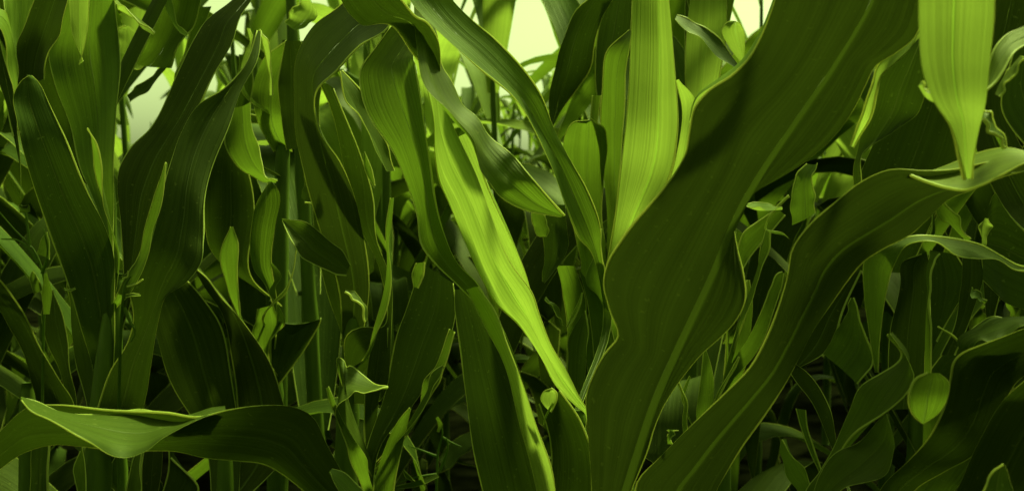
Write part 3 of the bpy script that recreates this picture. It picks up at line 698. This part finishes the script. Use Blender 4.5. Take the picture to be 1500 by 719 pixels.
# ------------------------------------------------------------------ free-growing corn for the rows behind
def grow_leaf(rng, base, az, up, length, wid, parent, mat, droop, nseg=26, nu=7):
    """blade leaving the stalk at azimuth az and elevation up (radians), bending over under its own weight"""
    p = base.copy(); el = up
    A, B = [], []
    twist0 = rng.uniform(-.5, .5); tw = rng.uniform(-1.6, 1.6); yaw = rng.uniform(-.7, .7)
    bend_at = rng.uniform(.3, .7)
    for i in range(nseg):
        v = i / (nseg - 1)
        a = az + yaw * v * v
        d = Vector((math.cos(el) * math.cos(a), math.cos(el) * math.sin(a), math.sin(el)))
        side = d.cross(Vector((0, 0, 1)))
        side = side.normalized() if side.length > 1e-3 else Vector((1, 0, 0))
        nrm = side.cross(d)
        th = twist0 * v + tw * v ** 2
        s = side * math.cos(th) + nrm * math.sin(th)
        w = wid * (.32 + .68 * min(1, v / .28) ** .8) * (1 - v ** 2.6) ** .9 + .0015
        A.append(p - s * w / 2); B.append(p + s * w / 2)
        p = p + d * (length / (nseg - 1))
        el -= droop * (.35 + 2.2 * math.exp(-((v - bend_at) / .16) ** 2)) / nseg * 2.0
    return ribbon(A, B, rng.choice([.14, .1, -.1]), .0035, rng.uniform(0, 6.28), nu, Vector((0, 0, 0)), parent, M[mat],
                  0, .0005, 'leaf', 0, rng.uniform(1, 2.2))

def grow_plant(seed, H, nl, spread=1.0):
    rng = random.Random(seed)
    root = thing('corn_plant', 'x', 'corn plant', (0, 0, 0), BG)
    pts = [Vector((0, 0, -.03))]
    lean = Vector((rng.uniform(-.05, .05), rng.uniform(-.05, .05), 0))
    for i in range(1, 9):
        pts.append(Vector((0, 0, H * .72 * i / 8)) + lean * (i / 8) ** 1.5)
    line = spline(pts, 44)
    mb = MB()
    mb.tube(line, [.012 * (1.1 - .7 * i / 43) * (1 + .18 * max(0, 1 - abs((i % 6) - 3) / 1.2)) for i in range(44)], 8)
    mb.build('stalk', [M['stalk']], root)
    az = rng.uniform(0, 6.28)
    for i in range(nl):
        s = i / (nl - 1)
        z = H * (.12 + .58 * s)
        b = min(line, key=lambda q: abs(q.z - z))
        az += math.pi + rng.uniform(-.5, .5)
        up = R(48 + 30 * s + rng.uniform(-8, 8))
        ln = H * (.34 + .22 * math.sin(math.pi * min(1, s * .9 + .1))) * rng.uniform(.85, 1.1)
        wid = (.064 + .036 * math.sin(math.pi * (s * .8 + .1))) * rng.uniform(.85, 1.1)
        droop = (2.2 - 1.3 * s) * rng.uniform(.5, 1.25)
        mat = rng.choice(['mid', 'mid', 'young', 'young']) if s > .55 else rng.choice(['old', 'old', 'mid'])  # upper blades more often get the paler material, imitating backlight
        grow_leaf(rng, b, az, up, ln, wid, root, mat, droop)
    return root

BG = 'corn plants in the rows behind'
protos = [grow_plant(100 + i, 1.55 + .06 * i, 13 + i % 3) for i in range(9)]
def copy_thing(src, loc, rz, sc, label):
    r = src.copy(); COL.objects.link(r)
    r.location = loc; r.rotation_euler = (0, 0, rz); r.scale = (sc, sc, sc); r['label'] = label
    for ch in src.children:
        c = ch.copy(); COL.objects.link(c); c.parent = r
    return r
rng = random.Random(5)
spots = []
y = 1.36
row = 0
while y < 12:
    half = .5 * y + .55
    step = .27 if y < 3.2 else .46
    x = -half + rng.uniform(0, step)
    while x < half:
        spots.append((x + rng.uniform(-.09, .09), y + rng.uniform(-.14, .14), row))
        x += step
    y += .5 if y < 3 else .8
    row += 1
used = set()
ROW_LABEL = 'corn plant standing in the dim rows behind the large front leaves'
for i, (x, y, rw) in enumerate(spots):
    k = i % len(protos) if i < len(protos) else rng.randrange(len(protos))
    rz, sc = rng.uniform(0, 6.28), rng.uniform(.86, 1.1)
    if k not in used:
        used.add(k); o = protos[k]
        o.location = (x, y, 0); o.rotation_euler = (0, 0, rz); o.scale = (sc,) * 3; o['label'] = ROW_LABEL
    else:
        copy_thing(protos[k], (x, y, 0), rz, sc, ROW_LABEL)


# the field goes on behind the camera and to both sides of it
around = [(x * .42 + (.2 if r_ % 2 else 0) + rng.uniform(-.06, .06), -.72 - .5 * r_ + rng.uniform(-.06, .06)) for r_ in range(3) for x in range(-4, 5)]
around += [(-1.15, .35), (1.2, .3), (-1.25, .95), (1.3, .95), (-1.7, .6), (1.75, .6), (-1.6, -.2), (1.65, -.2), (-1.1, -.25), (1.1, -.25)]
for k, (x, y) in enumerate(around):
    copy_thing(protos[k % 9], (x, y, 0), rng.uniform(0, 6.28), rng.uniform(.9, 1.1), ROW_LABEL)

# gaps in the stand through which the sky shows: blades growing across them are left out
GAPS = [(216, 142, 24, 34), (200, 190, 10, 16), (769, 60, 13, 26), (1094, 14, 16, 20), (312, 124, 6, 6), (320, 8, 14, 8), (770, 206, 4, 11), (757, 206, 3, 8), (680, 121, 5, 6), (785, 132, 4, 8), (360, 6, 8, 8)]
front = {o.name for o in bpy.data.objects if o.parent and o.parent.get('group') == 'corn plants at the front of the field'}
def clear_gaps():
    rr = random.Random(3)
    for _ in range(14):
        bpy.context.view_layer.update()
        dg = bpy.context.evaluated_depsgraph_get()
        kill, gone = set(), set()
        for gx, gy, rx, ry in GAPS:
            for _k in range(16):
                a, r = _k * 2.4 + _ * .37, ((_k + .5) / 16) ** .5
                tgt = P(gx + rx * r * math.cos(a), gy + ry * r * math.sin(a), 1.0)
                org = cam.location.copy(); d = (tgt - org).normalized()
                for _h in range(6):
                    hit, loc, nn, idx, ob, mx = S.ray_cast(dg, org, d)
                    if not hit or ob is None: break
                    if ob.name.startswith('leaf') and ob.name not in front: kill.add(ob.name); break
                    if ob.name.startswith('stalk') and ob.parent.get('group') == BG: gone.add(ob.parent.name); break
                    if ob.name == 'ground': break
                    org = loc + d * .002
        if not kill and not gone: break
        for nm in gone:
            kill |= {c.name for c in bpy.data.objects[nm].children} | {nm}
        for nm in kill:
            bpy.data.objects.remove(bpy.data.objects[nm], do_unlink=True)
clear_gaps()

def clear_near(spots, far):
    for _ in range(6):
        bpy.context.view_layer.update()
        dg = bpy.context.evaluated_depsgraph_get(); kill = set()
        for x, y in spots:
            org = cam.location.copy(); d = (P(x, y, 1.0) - org).normalized()
            hit, loc, nn, idx, ob, mx = S.ray_cast(dg, org, d)
            if hit and ob.name.startswith('leaf') and ob.name not in front and (loc - cam.location).length < far: kill.add(ob.name)
        if not kill: break
        for nm in kill: bpy.data.objects.remove(bpy.data.objects[nm], do_unlink=True)
clear_near([(1030, 40), (1050, 70), (1040, 20), (470, 20), (440, 50), (450, 8), (480, 10), (600, 360), (10, 380), (660, 410), (1140, 620)], 2.4)

def is_row_leaf(nm): return nm.startswith('leaf') and nm not in front
def thin_front():
    """no blade of the rows behind reaches into the space of the front plants before the lens"""
    bpy.context.view_layer.update()
    kill, cache = set(), {}
    inv = CM.inverted()
    for o in bpy.data.objects:
        if not is_row_leaf(o.name) or o.type != 'MESH' or o.parent is None: continue
        m = inv @ o.matrix_world
        if o.data.name not in cache: cache[o.data.name] = [o.data.vertices[j].co.copy() for j in range(0, len(o.data.vertices), 9)]
        for q in cache[o.data.name]:
            c = m @ q
            dz = -c.z
            if .03 < dz < 1.06 and abs(c.x / dz) < .49 and abs(c.y / dz) < .24: kill.add(o.name); break
            if abs(c.z) < .25 and c.length < .3: kill.add(o.name); break
    for nm in kill: bpy.data.objects.remove(bpy.data.objects[nm], do_unlink=True)
thin_front()

# openings in the canopy through which the sun reaches a few of the front leaves
def sun_windows(targets):
    to_sun = Vector((math.sin(R(SUN_AZ)) * math.cos(R(SUN_EL)), math.cos(R(SUN_AZ)) * math.cos(R(SUN_EL)), math.sin(R(SUN_EL))))
    for _ in range(8):
        bpy.context.view_layer.update(); dg = bpy.context.evaluated_depsgraph_get(); kill = set(); blk = {}
        for x, y, dd in targets:
            o0 = cam.location.copy(); dv = (P(x, y, 1.0) - o0).normalized()
            for _h in range(6):                       # the front leaf seen at that place
                hit, loc, nn, idx, ob, mx = S.ray_cast(dg, o0, dv)
                if not hit or (loc - o0).length > 3: break
                if not is_row_leaf(ob.name): break
                o0 = loc + dv * .002
            if not hit: continue
            me_ = ob.name
            org = loc + to_sun * .004
            for_debug = (me_, round(nn.dot(to_sun), 2))
            if DEBUG and _ == 0: print('SUN', x, y, for_debug, [round(c, 2) for c in loc], [round(c, 2) for c in nn])
            for _h in range(20):
                hit, loc, nn, idx, ob, mx = S.ray_cast(dg, org, to_sun)
                if not hit: break
                if is_row_leaf(ob.name): kill.add(ob.name)
                else: blk.setdefault((x, y, for_debug), []).append(ob.name)
                org = loc + to_sun * .002
        if not kill: break
        for nm in kill: bpy.data.objects.remove(bpy.data.objects[nm], do_unlink=True)
    if DEBUG: print('SUN BLOCKED', blk)
DEBUG = False
SUN_SPOTS = [(30, 30, 1), (36, 60, 1), (118, 30, 1), (10, 60, 1), (440, 25, 1), (390, 80, 1), (1030, 60, 1), (1075, 50, 1), (360, 230, 1), (590, 170, 1), (560, 160, 1),
             (690, 280, .80), (720, 340, .79), (745, 400, .79), (775, 460, .80), (660, 240, .82), (800, 520, .83),
             (1400, 20, .50), (1400, 80, .49), (1405, 140, .48), (1412, 200, .48), (1418, 245, .49), (1375, 40, .50), (1440, 40, .50),
             (1470, 80, .56), (1480, 70, .56), (1440, 245, .58), (1480, 232, .58), (1390, 262, .59),
             (120, 610, .69), (180, 625, .69), (60, 590, .67), (230, 615, .7), (50, 592, .66),
             (940, 60, 1.05), (940, 160, 1.05), (935, 240, 1.07), (970, 60, 1.05), (805, 580, .80), (1360, 580, .59), (1350, 600, 1), (1370, 560, 1),
             (745, 265, .82), (780, 300, .82), (1300, 90, .61), (1275, 125, .61)]
sun_windows(SUN_SPOTS)


# ------------------------------------------------------------------ daylight from behind the plants
w = bpy.data.worlds.new('World'); S.world = w; w.use_nodes = True
nt = w.node_tree; nt.nodes.clear()
sky = nt.nodes.new('ShaderNodeTexSky'); sky.sky_type = 'NISHITA'; sky.sun_disc = False
sky.sun_elevation = R(SUN_EL); sky.sun_rotation = R(SUN_AZ); sky.dust_density = 3.0; sky.air_density = 1.2
tint = nt.nodes.new('ShaderNodeMix'); tint.data_type = 'RGBA'; tint.blend_type = 'MULTIPLY'; tint.inputs[0].default_value = 1
tint.inputs[7].default_value = (.77, 1.0, .37, 1)
bg = nt.nodes.new('ShaderNodeBackground'); bg.inputs[1].default_value = .13
out = nt.nodes.new('ShaderNodeOutputWorld')
bw = nt.nodes.new('ShaderNodeRGBToBW'); nt.links.new(sky.outputs[0], bw.inputs[0]); nt.links.new(bw.outputs[0], tint.inputs[6]); nt.links.new(tint.outputs[2], bg.inputs[0]); nt.links.new(bg.outputs[0], out.inputs[0])
sd = bpy.data.lights.new('sun', 'SUN'); sd.energy = 5.0; sd.angle = R(7); sd.color = (.83, 1.0, .33)
so = bpy.data.objects.new('sun', sd); COL.objects.link(so)
to_sun = Vector((math.sin(R(SUN_AZ)) * math.cos(R(SUN_EL)), math.cos(R(SUN_AZ)) * math.cos(R(SUN_EL)), math.sin(R(SUN_EL))))
so.location = to_sun * 20
so.rotation_euler = to_sun.to_track_quat('Z', 'Y').to_euler()
vs = S.view_settings
vs.view_transform = 'Standard'; vs.look = 'None'; vs.gamma = 1; vs.exposure = 0.75; vs.use_curve_mapping = False
S.cycles.max_bounces = 10; S.cycles.transmission_bounces = 8; S.cycles.diffuse_bounces = 6
